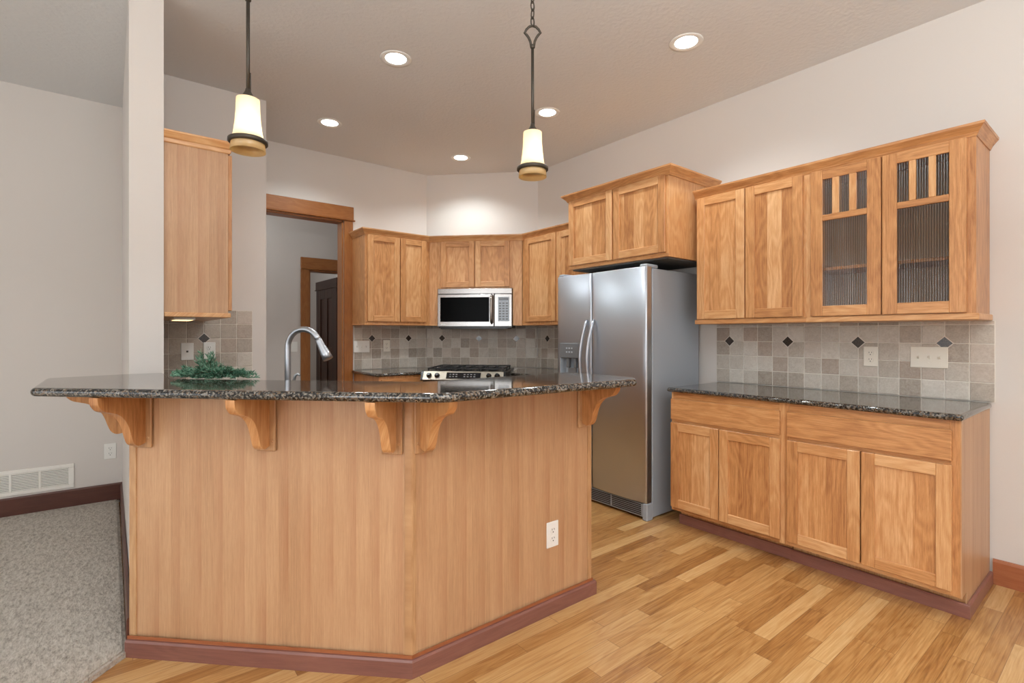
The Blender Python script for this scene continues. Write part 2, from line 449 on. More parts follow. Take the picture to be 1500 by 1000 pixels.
# carpet: living side of the bar and of the dividing wall
cp = [(.048, 2.49), (.048, YL-.001), (-3.99, YL-.001), (-3.99, -1.55)]
m = MB(); ce = inset([cp[0], cp[1], cp[2], cp[3]], .0)
m.prism(ce, 2, .0005, .022); m.prism(inset(ce, .012), 2, .022, .028)
struct(m.build('floor_carpet', 'carpet'))
wallbox('wall_right', XR, XR+.12, -3.62, 4.003+.05, 0, CZ)
# diagonal wall
o = MB().box(0, 1.2007, 0, .12, 0, CZ).build('wall_diagonal', 'wall'); struct(o); o.location = (2.666, YB+.001, 0); o.rotation_euler = (0, 0, DG)
# back wall with the doorway
m = MB(); m.box(.895, .96, YB, YB+.12, 0, CZ); m.box(.96, 1.765, YB, YB+.12, 2.36, CZ); m.box(1.765, 2.70, YB, YB+.12, 0, CZ)
struct(m.build('wall_back', 'wall'))
wallbox('wall_nook', XD1, .895, YN, YB+.12, 0, CZ)
wallbox('wall_dividing', XD0, XD1, YD, YL+.12, 0, CZ)
wallbox('wall_living', -4.12, XD0, YL, YL+.12, 0, CZ)
# outer walls behind the camera with window openings
m = MB()
for a, b in ((-4.12, -2.05), (-.15, .75), (2.65, XR+.12)): m.box(a, b, -3.62, -3.5, 0, CZ)
m.box(-2.05, -.15, -3.62, -3.5, 0, .55); m.box(-2.05, -.15, -3.62, -3.5, 2.45, CZ)
m.box(.75, 2.65, -3.62, -3.5, 0, .55); m.box(.75, 2.65, -3.62, -3.5, 2.45, CZ); struct(m.build('wall_front', 'wall'))
m = MB()
for a, b in ((-3.5, -1.85), (.05, 1.35), (3.25, YL)): m.box(-4.12, -4., a, b, 0, CZ)
for a, b in ((-1.85, .05), (1.35, 3.25)): m.box(-4.12, -4., a, b, 0, .55); m.box(-4.12, -4., a, b, 2.45, CZ)
struct(m.build('wall_outer', 'wall'))
def window(name, horiz, a, b, c):
    m = MB()
    def bx(p0, p1, z0, z1, d0=.0, d1=.05):
        if horiz: m.box(p0, p1, c+d0, c+d1, z0, z1, 2, .004)
        else: m.box(c+d0, c+d1, p0, p1, z0, z1, 2, .004)
    bx(a, a+.06, .55, 2.45); bx(b-.06, b, .55, 2.45); bx(a+.06, b-.06, .55, .61); bx(a+.06, b-.06, 2.39, 2.45); mid = (a+b)/2; bx(mid-.03, mid+.03, .61, 2.39)
    struct(m.build(name, 'casing'))
window('window_1', True, -2.05, -.15, -3.59); window('window_2', True, .75, 2.65, -3.59)
window('window_3', False, -1.85, .05, -4.09); window('window_4', False, 1.35, 3.25, -4.09)
# hall beyond the doorway
YH = 6.2
m = MB(); m.box(-.6, 1.84, YH, YH+.12, 0, CZ); m.box(1.84, 2.66, YH, YH+.12, 2.03, CZ); m.box(2.66, 4.4, YH, YH+.12, 0, CZ); struct(m.build('wall_hall', 'wall'))
wallbox('wall_hall_left', -.72, -.6, YB+.12, 9.7, 0, CZ); wallbox('wall_hall_right', 4.4, 4.52, YB-.6, 9.7, 0, CZ)
wallbox('wall_far', -.6, 4.4, 9.55, 9.67, 0, CZ); wallbox('wall_far_right', 2.84, 2.94, YH+.12, 9.55, 0, CZ)
m = MB(); m.box(-.6, XD0, YL+.12, YL+.14, 0, CZ); struct(m.build('wall_hall_near', 'wall'))

d = bpy.data.lights.new('hall_fill', 'POINT'); d.energy = 10; d.shadow_soft_size = .12; d.color = (.97, .99, 1)  # unseen fill light added to brighten the hall wall
o = bpy.data.objects.new('hall_fill', d); COL.objects.link(o); o.location = (.6, 5.5, 2.75)
d = bpy.data.lights.new('far_room_fill', 'POINT'); d.energy = 16; d.shadow_soft_size = .12  # added fill out of view, lifts the far door out of black
o = bpy.data.objects.new('far_room_fill', d); COL.objects.link(o); o.location = (1.3, 7.9, 2.6)
# door casings
def casing(name, x0, x1, yf, ztop, head, w, left=True, mat='casing', ext=.02):
    m = MB(); d = .019
    m.box(x1, x1+w, yf-d, yf, 0, ztop, 2, .003)
    if left: m.box(x0-w, x0, yf-d, yf, 0, ztop, 2, .003)
    m.box(x0-w, x1+w+.006, yf-d-.005, yf, ztop+.012, ztop+head, 0, .003)
    m.box(x0-w, x1+w+ext, yf-d-.014, yf, ztop, ztop+.012, 0, .004)
    # jamb lining
    m.box(x1-.018, x1, yf, yf+.12, 0, ztop-.0, 2, .002); m.box(x0, x0+.018, yf, yf+.12, 0, ztop, 2, .002); m.box(x0, x1, yf, yf+.12, ztop-.018, ztop, 0, .002)
    struct(m.build(name, mat))
casing('trim_1', .96, 1.765, YB, 2.36, .138, .086, left=False)
casing('trim_2', 1.84, 2.66, YH, 2.03, .14, .095)
# far dark door in the room beyond (on wall_far_right)
m = MB(); xx = 2.84
m.box(xx-.02, xx, 8.98, 9.08, 0, 2.03, 2, .003); m.box(xx-.02, xx, 8.07, 8.17, 0, 2.03, 2, .003); m.box(xx-.025, xx, 8.05, 9.10, 2.03, 2.17, 1, .003); m.box(xx-.035, xx, 8.03, 9.12, 2.02, 2.035, 1, .003)
struct(m.build('trim_3', 'darkdoor'))
m = MB(); m.box(xx-.005, xx+.02, 8.17, 8.98, 0.005, 2.02, 2)
for a, b in ((8.17, 8.29), (8.52, 8.63), (8.86, 8.98)): m.box(xx-.018, xx-.004, a, b, .005, 2.02, 2, .003)
for z0, z1 in ((.005, .22), (.9, 1.05), (1.86, 2.02)):
    for a, b in ((8.29, 8.52), (8.63, 8.86)): m.box(xx-.018, xx-.004, a, b, z0, z1, 1, .003)
struct(m.build('door_1', 'darkdoor'))

# baseboards
BP = [(0, 0), (.015, 0), (.015, .112), (.010, .126), (0, .126)]
m = MB(); m.sweep([(XR, .503), (XR, -3.5)], BP); struct(m.build('baseboard_right', 'cherry_warm'))
LP = [(0, 0.02), (.016, 0.02), (.016, .14), (.011, .150), (0, .150)]
m = MB(); m.sweep([(-3.99, YL), (.0695, YL)], LP); struct(m.build('baseboard_living', 'mahogany'))
m = MB(); m.sweep([(XD0, YL-.017), (XD0-.004, YD-.02), (.063, 2.515)], [(0, .02), (.014, .02), (.014, .13), (.010, .140), (0, .140)]); struct(m.build('baseboard_dividing', 'mahogany'))

# ------------------------------------------------------------------ recessed ceiling lights
def can_light():
    c = thing('recessed_light', '', 'ceiling light', group='recessed ceiling lights')
    MB().lathe([(.064, .0), (.074, -.004), (.094, -.0035), (.097, 0.)], seg=40).build('trim_ring', 'white', c)
    MB().lathe([(.0, -.0015), (.058, -.0025), (.0645, .0)], seg=32).build('lens', 'lens', c)
    return c
can0 = can_light()
CANS = [((1.39, 2.918), 'recessed ceiling light high between the two pendant lamps'), ((2.646, 1.698), 'recessed ceiling light nearest the right wall, in front of the refrigerator'),
        ((1.391, 4.135), 'recessed ceiling light in front of the open doorway'), ((2.645, 2.901), 'recessed ceiling light just right of the right pendant rod'),
        ((2.661, 4.161), 'recessed ceiling light in the corner in front of the microwave')]
for i, ((x, y), lb) in enumerate(CANS):
    if i == 0: can0.location = (x, y, CZ); can0['label'] = lb
    else: dup(can0, (x, y, CZ), lb)
    d = bpy.data.lights.new('can_lamp', 'SPOT'); d.energy = 27; d.color = (.91, .98, 1); d.spot_size = math.radians(140); d.spot_blend = .6; d.shadow_soft_size = .06
    o = bpy.data.objects.new('can_lamp', d); COL.objects.link(o); o.location = (x, y, CZ-.03)

# ------------------------------------------------------------------ cabinets
def shaker(par, x0, x1, z0, z1, name='door', yf=-.020, sw=.055):
    """framed door with a sunken panel, local front at y=yf"""
    m = MB(); b = .0025
    m.box(x0, x0+sw, yf, 0, z0, z1, 2, b); m.box(x1-sw, x1, yf, 0, z0, z1, 2, b)
    m.box(x0+sw, x1-sw, yf+.0004, 0, z0, z0+sw, 0, b); m.box(x0+sw, x1-sw, yf+.0004, 0, z1-sw, z1, 0, b)
    d = m.build(name, 'honey', par)
    m = MB(); m.box(x0+sw-.004, x1-sw+.004, yf+.011, -.001, z0+sw-.004, z1-sw+.004, 2); m.build('panel', 'honey_panel', d)
    return d
CROWN = [(0, 0), (.004, 0), (.008, .010), (.010, .012), (.010, .016), (.024, .034), (.032, .044), (.034, .044), (.036, .056), (0, .056)]
def crown(name, path, z0, label, prof=CROWN, sc=1.):
    m = MB(); m.sweep(path, [(a*sc, z0+b) for a, b in prof]); return tag(m.build(name, 'honey'), label, 'crown molding')
def rail(par, x0, x1, z0, z1, y0=-.012, depth=.32):
    m = MB(); m.box(x0, x1, y0, depth-.002, z0, z1, 0, .003); return m.build('bottom_rail', 'honey', par)

def base_unit(label, y0, w, stile_l, stile_r, split, first):
    c = thing('base_cabinet', label, 'cabinet', (2.90, y0, 0), RW)
    m = MB(); m.box(0.002, w-.002, .02, .608, .112, .880); m.box(.003, w-.003, .105, .607, .0, .1119)     # carcass and plinth
    m.box(0, stile_l, 0, .02, .112, .8845, 2, .001); m.box(w-stile_r, w, 0, .02, .112, .8845, 2, .001)
    m.box(stile_l, w-stile_r, .0003, .02, .84, .8845, 0, .001); m.box(stile_l, w-stile_r, .0003, .02, .685, .705, 0, .001); m.box(stile_l, w-stile_r, .0003, .02, .112, .140, 0, .001)
    m.build('carcass', 'honey', c)
    d0, d1 = stile_l-.008, w-stile_r+.008
    m = MB(); m.box(d0, d1, -.019, 0, .706, .842, 0, .003); m.build('drawer_front', 'honey', c)
    shaker(c, d0, split-.003, .136, .687); shaker(c, split+.003, d1, .136, .687)
    return c
cA = base_unit('lower cabinet beside the refrigerator, narrower pair of doors under its drawer', 1.968, .714, .012, .028, .338, True)
cB = base_unit('lower cabinet at the open end of the right wall run, wider pair of doors', 1.254, .735, .026, .035, .364, False)
m = MB(); m.prism([(.0, .112), (.09, .112), (.09, .0), (.608, .0), (.608, .8845), (.0, .8845)], 0, .735, .739); m.build('end_panel', 'oak', cB)
m = MB(); m.box(.0, .714, .085, .10, 0, .062, 0, .002); m.build('toe_kick', 'cherry', cA)
m = MB(); m.sweep([(0, .090), (.740, .090), (.740, .600)], [(0, 0), (.013, 0), (.013, .056), (.009, .062), (0, .062)]); m.build('toe_kick', 'cherry', cB)
m = MB(); m.slab(fillet([(2.868, 1.982), (2.868, .505), (3.512, .505), (3.512, 1.982)], [0, .02, .02, 0]), .885, .915); tag(m.build('countertop', 'granite'), 'black speckled granite countertop on the right wall cabinets', 'countertop')

# upper cabinets on the right wall
uA = thing('wall_cabinet', 'wall cabinet with two solid wood doors, right of the refrigerator', 'cabinet', (3.195, 1.968, 0), RW)
m = MB(); m.box(0, .71, 0, .317, 1.362, 2.208, 2, .001); m.build('carcass', 'honey', uA)
shaker(uA, .012, .346, 1.366, 2.196, sw=.057); shaker(uA, .354, .694, 1.366, 2.196, sw=.057); rail(uA, -.008, .71, 1.332, 1.362)
uB = thing('wall_cabinet', 'wall cabinet with two reeded glass doors at the open end', 'cabinet', (3.195, 1.258, 0), RW)
WB = .742
m = MB(); m.box(0, .02, .019, .317, 1.362, 2.208, 2, .0); m.box(0, .03, 0, .019, 1.362, 2.208, 2, .001); m.box(WB-.02, WB, .019, .317, 1.362, 2.208, 2, .0); m.box(WB-.045, WB, 0, .019, 1.362, 2.208, 2, .001)
m.box(.02, WB-.02, .019, .317, 2.185, 2.208, 0, .0); m.box(.02, WB-.02, .019, .317, 1.362, 1.385, 0, .0); m.box(.03, WB-.045, .0003, .019, 2.185, 2.208, 0, .0); m.box(.03, WB-.045, .0003, .019, 1.362, 1.385, 0, .0); m.box(.355, .385, .0006, .019, 1.385, 2.185, 2, .001)
m.build('carcass', 'honey', uB)
m = MB(); m.box(.02, WB-.02, .305, .316, 1.385, 2.185); m.box(.0201, .024, .021, .305, 1.385, 2.185); m.box(WB-.024, WB-.0201, .021, .305, 1.385, 2.185); m.build('lining', 'inside', uB)
m = MB(); m.box(.022, WB-.022, .03, .304, 1.628, 1.646, 0, .002); m.build('shelf', 'honey', uB)
rail(uB, 0, WB+.012, 1.332, 1.362)
def glass_door(par, x0, x1):
    z0, z1, sw = 1.366, 2.196, .063; yf = -.020; b = .002; m = MB()
    a, c = x0+sw, x1-sw
    m.box(x0, a, yf, 0, z0, z1, 2, b); m.box(c, x1, yf, 0, z0, z1, 2, b)
    m.box(a, c, yf+.0003, 0, z0, 1.423, 0, b); m.box(a, c, yf+.0003, 0, 2.142, z1, 0, b); m.box(a, c, yf+.0003, 0, 1.907, 1.940, 0, b)
    pw = .05; gap = (c-a-3*pw)/2
    for k in range(2): q = a+pw+k*(pw+gap); m.box(q, q+gap, yf+.0006, 0, 1.94, 2.142, 2, b)
    d = m.build('glass_door', 'honey', par)
    g = MB(); n = int((c-a)/.0021); pr = []
    for k in range(n+1):
        x = a-.002+(c-a+.004)*k/n; pr.append((x, -.009-.0022*abs(math.sin(PI*x/.0105))))
    vs = [[g.bm.verts.new((x, y, z)) for x, y in pr] for z in (1.421, 2.144)]
    for k in range(n): g.face([vs[0][k], vs[0][k+1], vs[1][k+1], vs[1][k]], 2, (0, 5), True)
    g.build('glass_pane', 'reeded', d)
glass_door(uB, .027, .370); glass_door(uB, .376, .710)
crown('crown_molding', [(3.195, 1.978), (3.195, .516), (3.512, .516)], 2.196, 'wood crown molding along the top of the long right wall cabinets')

# cabinet over the refrigerator
uF = thing('wall_cabinet', 'deep wall cabinet above the refrigerator, two short doors', 'cabinet', (2.93, 2.947, 0), RW)
m = MB(); m.box(0, .937, 0, .582, 1.785, 2.345, 2, .001); m.build('carcass', 'honey', uF)
shaker(uF, .006, .456, 1.815, 2.335); shaker(uF, .472, .917, 1.815, 2.335)
m = MB(); m.box(-.004, .937, -.008, .0, 1.785, 1.806, 0, .002); m.build('bottom_rail', 'honey', uF)
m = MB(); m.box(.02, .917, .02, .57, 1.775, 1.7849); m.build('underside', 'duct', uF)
crown('crown_molding', [(3.18, 2.953), (2.925, 2.953), (2.925, 2.006), (3.512, 2.006)], 2.330, 'taller crown molding around the cabinet above the refrigerator', sc=1.3)

# back corner uppers
SF = SD-.32*math.sqrt(2)
pL = (2.522, 4.542); pR = (3.195, 3.869)
uL = thing('wall_cabinet', 'two door wall cabinet left of the microwave beside the doorway', 'cabinet', (1.845, 4.53, 0), 0)
m = MB(); m.prism([(0, 0), (.677, 0), (.81, .317), (0, .317)], 2, 1.362, 2.205); m.build('carcass', 'honey', uL)
shaker(uL, .024, .346, 1.384, 2.192); shaker(uL, .354, .634, 1.384, 2.192); rail(uL, -.004, .672, 1.350, 1.362, -.006)
uC = thing('wall_cabinet', 'short two door wall cabinet directly above the microwave', 'cabinet', (pL[0], pL[1], 0), DG)
m = MB(); m.box(.004, .948, .0, .30, 1.722, 2.205, 2, .001); m.box(.004, .096, -.003, .30, 1.362, 2.205, 2, .001); m.box(.856, .948, -.003, .30, 1.362, 2.205, 2, .001); m.build('carcass', 'honey', uC)
shaker(uC, .128, .470, 1.735, 2.192); shaker(uC, .480, .826, 1.735, 2.192)
for q0, q1 in ((.004, .096), (.856, .948)): MB().box(q0, q1, -.008, .30, 1.350, 1.362, 0, .002).build('bottom_rail', 'honey', uC)
uR = thing('wall_cabinet', 'wall cabinet between the microwave and the refrigerator', 'cabinet', (3.195, 3.869, 0), RW)
m = MB(); m.prism([(0, 0), (.915, 0), (.915, .317), (-.133, .317)], 2, 1.362, 2.205); m.build('carcass', 'honey', uR)
shaker(uR, .055, .486, 1.384, 2.192); shaker(uR, .506, .905, 1.384, 2.192); rail(uR, .004, .915, 1.350, 1.362, -.006)
crown('crown_molding', [(1.845, 4.845), (1.845, 4.53), (2.517, 4.53), (3.195, 3.852), (3.195, 2.956)], 2.192, 'crown molding wrapping the corner cabinets around the microwave')

# cabinet on the dividing wall, seen from its end
uN = thing('wall_cabinet', 'wall cabinet on the dividing wall left, seen from its plain oak end', 'cabinet', (.50, 3.11, 0), PI/2)
m = MB(); m.box(0, .92, .0, .288, 1.375, 2.245, 2, .001); m.build('carcass', 'oak', uN)
m = MB(); m.box(-.003, .0, .012, .288, 1.375, 2.245, 2); m.build('end_panel', 'oak', uN)
shaker(uN, .01, .455, 1.39, 2.235); shaker(uN, .465, .91, 1.39, 2.235)
m = MB(); m.box(-.008, .92, -.012, .288, 1.352, 1.375, 0, .003); m.build('bottom_rail', 'honey', uN)
m = MB(); m.sweep([(.505, 4.03), (.505, 3.104), (.2105, 3.104)], [(-.0, 2.236), (-.0, 2.295), (-.030, 2.295), (-.030, 2.287), (-.016, 2.262), (-.008, 2.256), (-.004, 2.240)])
tag(m.build('crown_molding', 'honey'), 'crown molding on the left cabinet beside the white column', 'crown molding')
lp = thing('under_cabinet_light', 'small lit lamp strip under the left wall cabinet', 'lamp', (.31, 3.30, 1.352))
MB().box(-.05, .05, -.09, .14, -.012, 0, 1, .003).build('housing', 'white', lp); MB().box(-.04, .04, -.08, .13, -.0145, -.012, 1, .001).build('lens', 'cabinet_lamp', lp)

# ------------------------------------------------------------------ bar / peninsula
bar = thing('breakfast_bar', 'angled raised bar clad in pale rift oak on a reddish base', 'bar', (.874, 1.70, 0))
A_ = Vector((.059-.874, 2.515-1.70)); bx_ = .964
def bl(p): return (p[0]-.874, p[1]-1.70)
core = [bl(p) for p in [(.065, 2.517), (.879, 1.703), (1.835, 1.703), (1.835, 1.815), (.93, 1.815), (.21, 2.535), (.21, 3.088), (.075, 3.088)]]
m = MB(); m.prism(core, 2, .0, 1.037); m.build('knee_wall', 'wall', bar)
L1 = math.hypot(.815, .815)
def diag_part(name, mat, fn, **kw):
    o = fn().build(name, mat, bar); o.rotation_euler = (0, 0, -PI/4); o.location = (-.815, .815, 0); return o   # local x along the left panel, y into the bar
diag_part('left_panel', 'oak', lambda: MB().box(.03, L1-.02, .002, .012, .062, 1.0365, 2))
diag_part('end_stile', 'oak_solid', lambda: MB().box(0.0, .0305, -.003, .012, .062, 1.0365, 2, .002))
MB().box(.014, .938, .002, .012, .062, 1.0365, 2).build('right_panel', 'oak', bar)
MB().box(.938, .964, -.003, .115, .062, 1.0365, 2, .002).build('end_stile', 'oak_solid', bar)
m = MB(); m.prism([(-.0215, .0150), (-.0045, -.0022), (.0005, -.0052), (.0145, -.0052), (.0145, .006), (-.010, .012)], 2, .062, 1.0365); m.build('corner_post', 'oak_solid', bar)
m = MB(); m.sweep([(-.822, .801), (-.0029, -.007), (.968, -.007), (.968, .10)][::1], [(0, .0), (.013, .0), (.013, .058), (.009, .066), (0, .066)]); m.build('base_molding', 'cherry', bar)
m = MB(); m.sweep([(-.8205, .8025), (-.0022, -.0053), (.9665, -.0053)], [(0, .064), (.003, .064), (.003, .078), (0, .078)]); m.build('shadow_strip', 'cherry_warm', bar)  # darker strip stands in for the shadow gap above the molding

# corbels: ogee brace on a back plate with a wooden plug
def corbel_profile():
    d, h = .196, .205
    K = [(0, 0), (.005, .07), (.03, .15), (.12, .245), (.25, .29), (.36, .325), (.47, .39), (.57, .50), (.64, .64), (.69, .80), (.745, .93), (.83, .995), (.92, .99), (1., .96)]
    P = [(0, 0)]
    for i in range(len(K)-1):
        p = [Vector(K[max(0, min(len(K)-1, i+j))]) for j in (-1, 0, 1, 2)]
        for k in range(4):
            u = k/4; q = .5*((2*p[1])+(p[2]-p[0])*u+(2*p[0]-5*p[1]+4*p[2]-p[3])*u*u+(3*p[1]-p[0]-3*p[2]+p[3])*u**3)
            P.append((-d*(1-q.x), -h*q.y))
    P.append((0, -h*.96)); return P
CPF = corbel_profile()
def corbel(loc, rz, plug_side=1):
    e = bpy.data.objects.new('corbel', None); COL.objects.link(e); e.parent = bar; e.location = loc; e.rotation_euler = (0, 0, rz); e.empty_display_size = .03
    MB().box(-.039, .039, -.011, 0, -.219, 0, 2, .003).build('back_plate', 'oak_solid', e)
    b = MB(); b.prism([(y*1.04-.011, z) for y, z in CPF], 0, -.017, .017); b.build('brace', 'honey', e)
    MB().lathe([(0, .0025), (.004, .002), (.006, 0)], (.027*plug_side, -.011, -.180), 1, 12, True, -1).build('screw_plug', 'oak_solid', e)
zc = 1.0365
for px, py in ((.105, 2.469), (.471, 2.103), (.822, 1.752)):
    q = bl((px-.001, py-.001)); corbel((q[0]-.0005, q[1]-.0005, zc), -PI/4)
corbel((.046, .001, zc), 0, -1); corbel((.908, .001, zc), 0, -1)
corbel((.064-.874, 2.79-1.70, zc), -PI/2)

# bar top
bt = [(1.84, 1.85), (.99, 1.85), (.212, 2.628), (.212, 3.085), (.062, 3.085), (-.226, 3.01), (-.226, 2.485), (.84, 1.415), (1.765, 1.37), (1.845, 1.44)]
m = MB(); m.slab(fillet(bt, [.02, 0, 0, 0, 0, .04, .03, .12, .03, .03]), 1.038, BZ); tag(m.build('bar_countertop', 'granite'), 'long angled black granite bar top with rounded edge', 'countertop')

# sink counter behind the bar with faucet
m = MB(); m.slab([(.93, 1.818), (1.80, 1.818), (1.80, 2.46), (1.20, 2.46), (.85, 2.81), (.85, 4.03), (.214, 4.03), (.214, 2.537)][::1], .885, .915); tag(m.build('sink_countertop', 'granite'), 'lower granite countertop behind the raised bar under the faucet', 'countertop')
m = MB(); m.prism([(.94, 1.82), (1.78, 1.82), (1.78, 2.42), (1.19, 2.42), (.82, 2.79), (.82, 4.02), (.216, 4.02), (.216, 2.545)], 2, .0, .884); tag(m.build('base_cabinet', 'honey'), 'sink base cabinets standing behind the raised bar', 'cabinet')
fa = thing('kitchen_faucet', 'tall satin nickel gooseneck faucet behind the bar', 'faucet', (.671, 2.593, .915), math.radians(-52))
MB().lathe([(.030, 0), (.030, .006), (.022, .014), (.0165, .05)], seg=24).build('base', 'nickel', fa)
pts = [(0, 0, z) for z in (.04, .12, .20, .27)]
for k in range(1, 17): a = k/16*PI*.86; pts.append((.088-.088*math.cos(a), 0, .283+.088*math.sin(a)))
MB().tube(pts, [.0145]*4+[.0140]*16, 20).build('spout', 'nickel', fa)
e = Vector(pts[-1]); d = (e-Vector(pts[-2])).normalized()
MB().tube([e-d*.002, e+d*.006, e+d*.03, e+d*.075, e+d*.105], [.0155, .016, .017, .0225, .0235], 20).build('spray_head', 'nickel', fa)
hv = [(.0, .0, .09), (.018, -.012, .097), (.035, -.02, .11), (.05, -.02, .13), (.055, -.018, .15), (.065, -.016, .158), (.078, -.015, .152)]
MB().tube([(x, y, z) for x, y, z in hv], [.012, .011, .008, .007, .0065, .006, .005], 12).build('lever_handle', 'nickel', fa)

# ------------------------------------------------------------------ greenery on the bar
pg = thing('greenery_spray', 'loose green needle greenery lying at the back edge of the bar', 'plant', (.345, 2.56, BZ))
rg = random.Random(5); st = MB(); lf = MB()
ax = Vector((R2, -R2, 0)); ay = Vector((R2, R2, 0))
def sprig(p0, dr, ln, up):
    P = [Vector(p0)]; d = Vector(dr).normalized(); n = 9
    for k in range(n):
        d = (d+Vector((rg.uniform(-.16, .16), rg.uniform(-.16, .16), rg.uniform(-.10, .10)+up*(.10 if k < 4 else -.16)))).normalized()
        q = P[-1]+d*ln/n; q.z = max(q.z, .005); P.append(q)
    st.tube(P, [.0016-.0001*k for k in range(n+1)], 5)
    for k in range(1, n+1):
        for j in range(8):
            b = P[k-1].lerp(P[k], rg.random()); dd = (d+Vector((rg.uniform(-1, 1), rg.uniform(-1, 1), rg.uniform(-.5, 1)))).normalized()
            L = rg.uniform(.012, .022); w = dd.orthogonal().normalized()*.0021; tip = b+dd*L; tip.z = max(tip.z, .002); md = b.lerp(tip, .5)
            nn = dd.cross(w).normalized()*.0008
            v = [lf.bm.verts.new(x) for x in (b, md+w, tip, md-w, md+nn)]
            for tri in ((0, 1, 4), (1, 2, 4), (2, 3, 4), (3, 0, 4)):
                f = lf.face([v[i] for i in tri])
                if f: f.material_index = 1 if j % 3 == 0 else 0
for k in range(84):
    q = rg.gauss(.01, .062); q = max(-.12, min(.13, q)); dr = ax*(q*7+rg.uniform(-.6, .6))+ay*rg.uniform(-.45, .3)+Vector((0, 0, rg.uniform(-.12, .24-1.6*abs(q))))
    sprig(ax*q+ay*rg.uniform(-.03, .02)+Vector((0, 0, rg.uniform(.008, .03))), dr, rg.uniform(.045, .10), rg.uniform(-.5, .3))
for k in range(3): sprig(ax*.02+Vector((0, 0, .03)), ax*rg.uniform(-.5, .6)+Vector((0, 0, rg.uniform(.3, .7)))+ay*rg.uniform(-.2, .2), rg.uniform(.05, .085), .2)
for k in range(3): sprig(ax*-.005+Vector((0, 0, .03)), ax*-.6+Vector((0, 0, .8))+ay*rg.uniform(-.1, .1), rg.uniform(.08, .105), .3)
st.build('stem', 'twig', pg); lf.build('foliage', ['leaf', 'leaf_pale'], pg)

# ------------------------------------------------------------------ back counters and range
def backbase(label, poly, facing, x0, x1, loc, rz):
    c = thing('base_cabinet', label, 'cabinet', loc, rz)
    m = MB(); m.prism(poly, 2, .10, .884); m.build('carcass', 'honey', c)
    m = MB(); m.box(x0, x1, -.019, 0, .712, .862, 0, .003); m.build('drawer_front', 'honey', c)
    mid = (x0+x1)/2; shaker(c, x0, mid-.002, .125, .69); shaker(c, mid+.002, x1, .125, .69)
    m = MB(); m.box(poly[0][0]+.01, x1, .07, .085, 0, .10, 0); m.build('toe_kick', 'cherry', c)
    return c
RC = Vector((2.854, 4.211))-Vector((R2, R2))*.53       # middle of the range front at floor level
ra = RC+Vector((-R2, R2))*.385; rb = RC+Vector((R2, -R2))*.385
yfc = 4.245
backbase('lower cabinet left of the range, beside the doorway', [(0, 0), (.455, 0), (.69, .25), (.69, .587), (0, .587)], 0, .02, .44, (1.862, yfc+.01, 0), 0)
m = MB(); m.slab([(1.835, yfc-.015), (2.295, yfc-.015), (2.64, 4.575), (2.64, 4.833), (1.87, 4.833), (1.835, 4.826)], .885, .915)
tag(m.build('countertop', 'granite'), 'dark granite countertop left of the range', 'countertop')
backbase('lower cabinet between the range and the refrigerator', [(0, 0), (.50, 0), (.50, .595), (-.1, .595), (-.1, .08)], 0, .02, .48, (2.90, 3.50, 0), RW)
m = MB(); m.slab([(2.875, 2.995), (3.500, 2.995), (3.500, 3.975), (3.255, 4.035), (2.875, 3.655)], .885, .915)
tag(m.build('countertop', 'granite'), 'dark granite countertop between the range and the refrigerator', 'countertop')

rg_ = thing('kitchen_range', 'slide-in gas range with stainless control panel and black grates', 'range', (ra.x, ra.y, 0), DG)
m = MB(); m.box(.006, .764, .03, .66, .04, .905); m.box(.05, .10, .1, .15, 0, .04); m.box(.67, .72, .1, .15, 0, .04); m.box(.05, .10, .55, .6, 0, .04); m.box(.67, .72, .55, .6, 0, .04); m.build('body', 'black', rg_)
m = MB(); m.prism([(-.045, .858), (-.03, .850), (.06, .850), (.06, .928), (.010, .928)], 0, .02, .75, 0); m.build('control_panel', 'steel_range', rg_)
for q0, q1 in ((.0, .0195), (.7505, .77)): MB().prism([(-.048, .855), (-.03, .846), (.065, .846), (.065, .931), (.008, .931)], 0, q0, q1, 0).build('end_cap', 'black', rg_)
def slant(x0, x1, f0, f1, lift):     # a plate lying on the slanted panel
    a = Vector((0, -.045, .858)); b = Vector((0, .010, .928)); d = b-a; nrm = Vector((0, -d.z, d.y)).normalized()
    m = MB(); q = []
    for f in (f0, f1): q.append(a+d*f)
    V = [m.bm.verts.new((x, p.y+nrm.y*h, p.z+nrm.z*h)) for h in (-.002, lift) for x, p in ((x0, q[0]), (x1, q[0]), (x1, q[1]), (x0, q[1]))]
    for f in ((0, 1, 2, 3), (4, 5, 6, 7), (0, 1, 5, 4), (1, 2, 6, 5), (2, 3, 7, 6), (3, 0, 4, 7)): m.face([V[i] for i in f])
    return m
dsp = slant(.235, .545, .14, .86, .002).build('display', 'display', rg_)
a = Vector((0, -.045, .858)); dd_ = Vector((0, .055, .07)); nr = Vector((0, -.07, .055)).normalized()
for kx in [.27+.028*i for i in range(3)]+[.40+.030*i for i in range(4)]:
    for fz in (.38, .64): slant(kx-.008, kx+.008, fz-.05, fz+.05, .0028).build('touch_key', 'greyplastic', dsp)
for x in (.075, .150, .620, .695):
    p = a+dd_*.5; m = MB(); m.tube([p+nr*h+Vector((x, 0, 0)) for h in (-.002, .006, .0061, .022, .026)], [.024, .024, .018, .0165, .013], 20); k = m.build('knob', 'black', rg_)
m = MB(); m.box(.0, .77, .055, .66, .905, .926, 0, .004); m.build('cooktop', 'black', rg_)
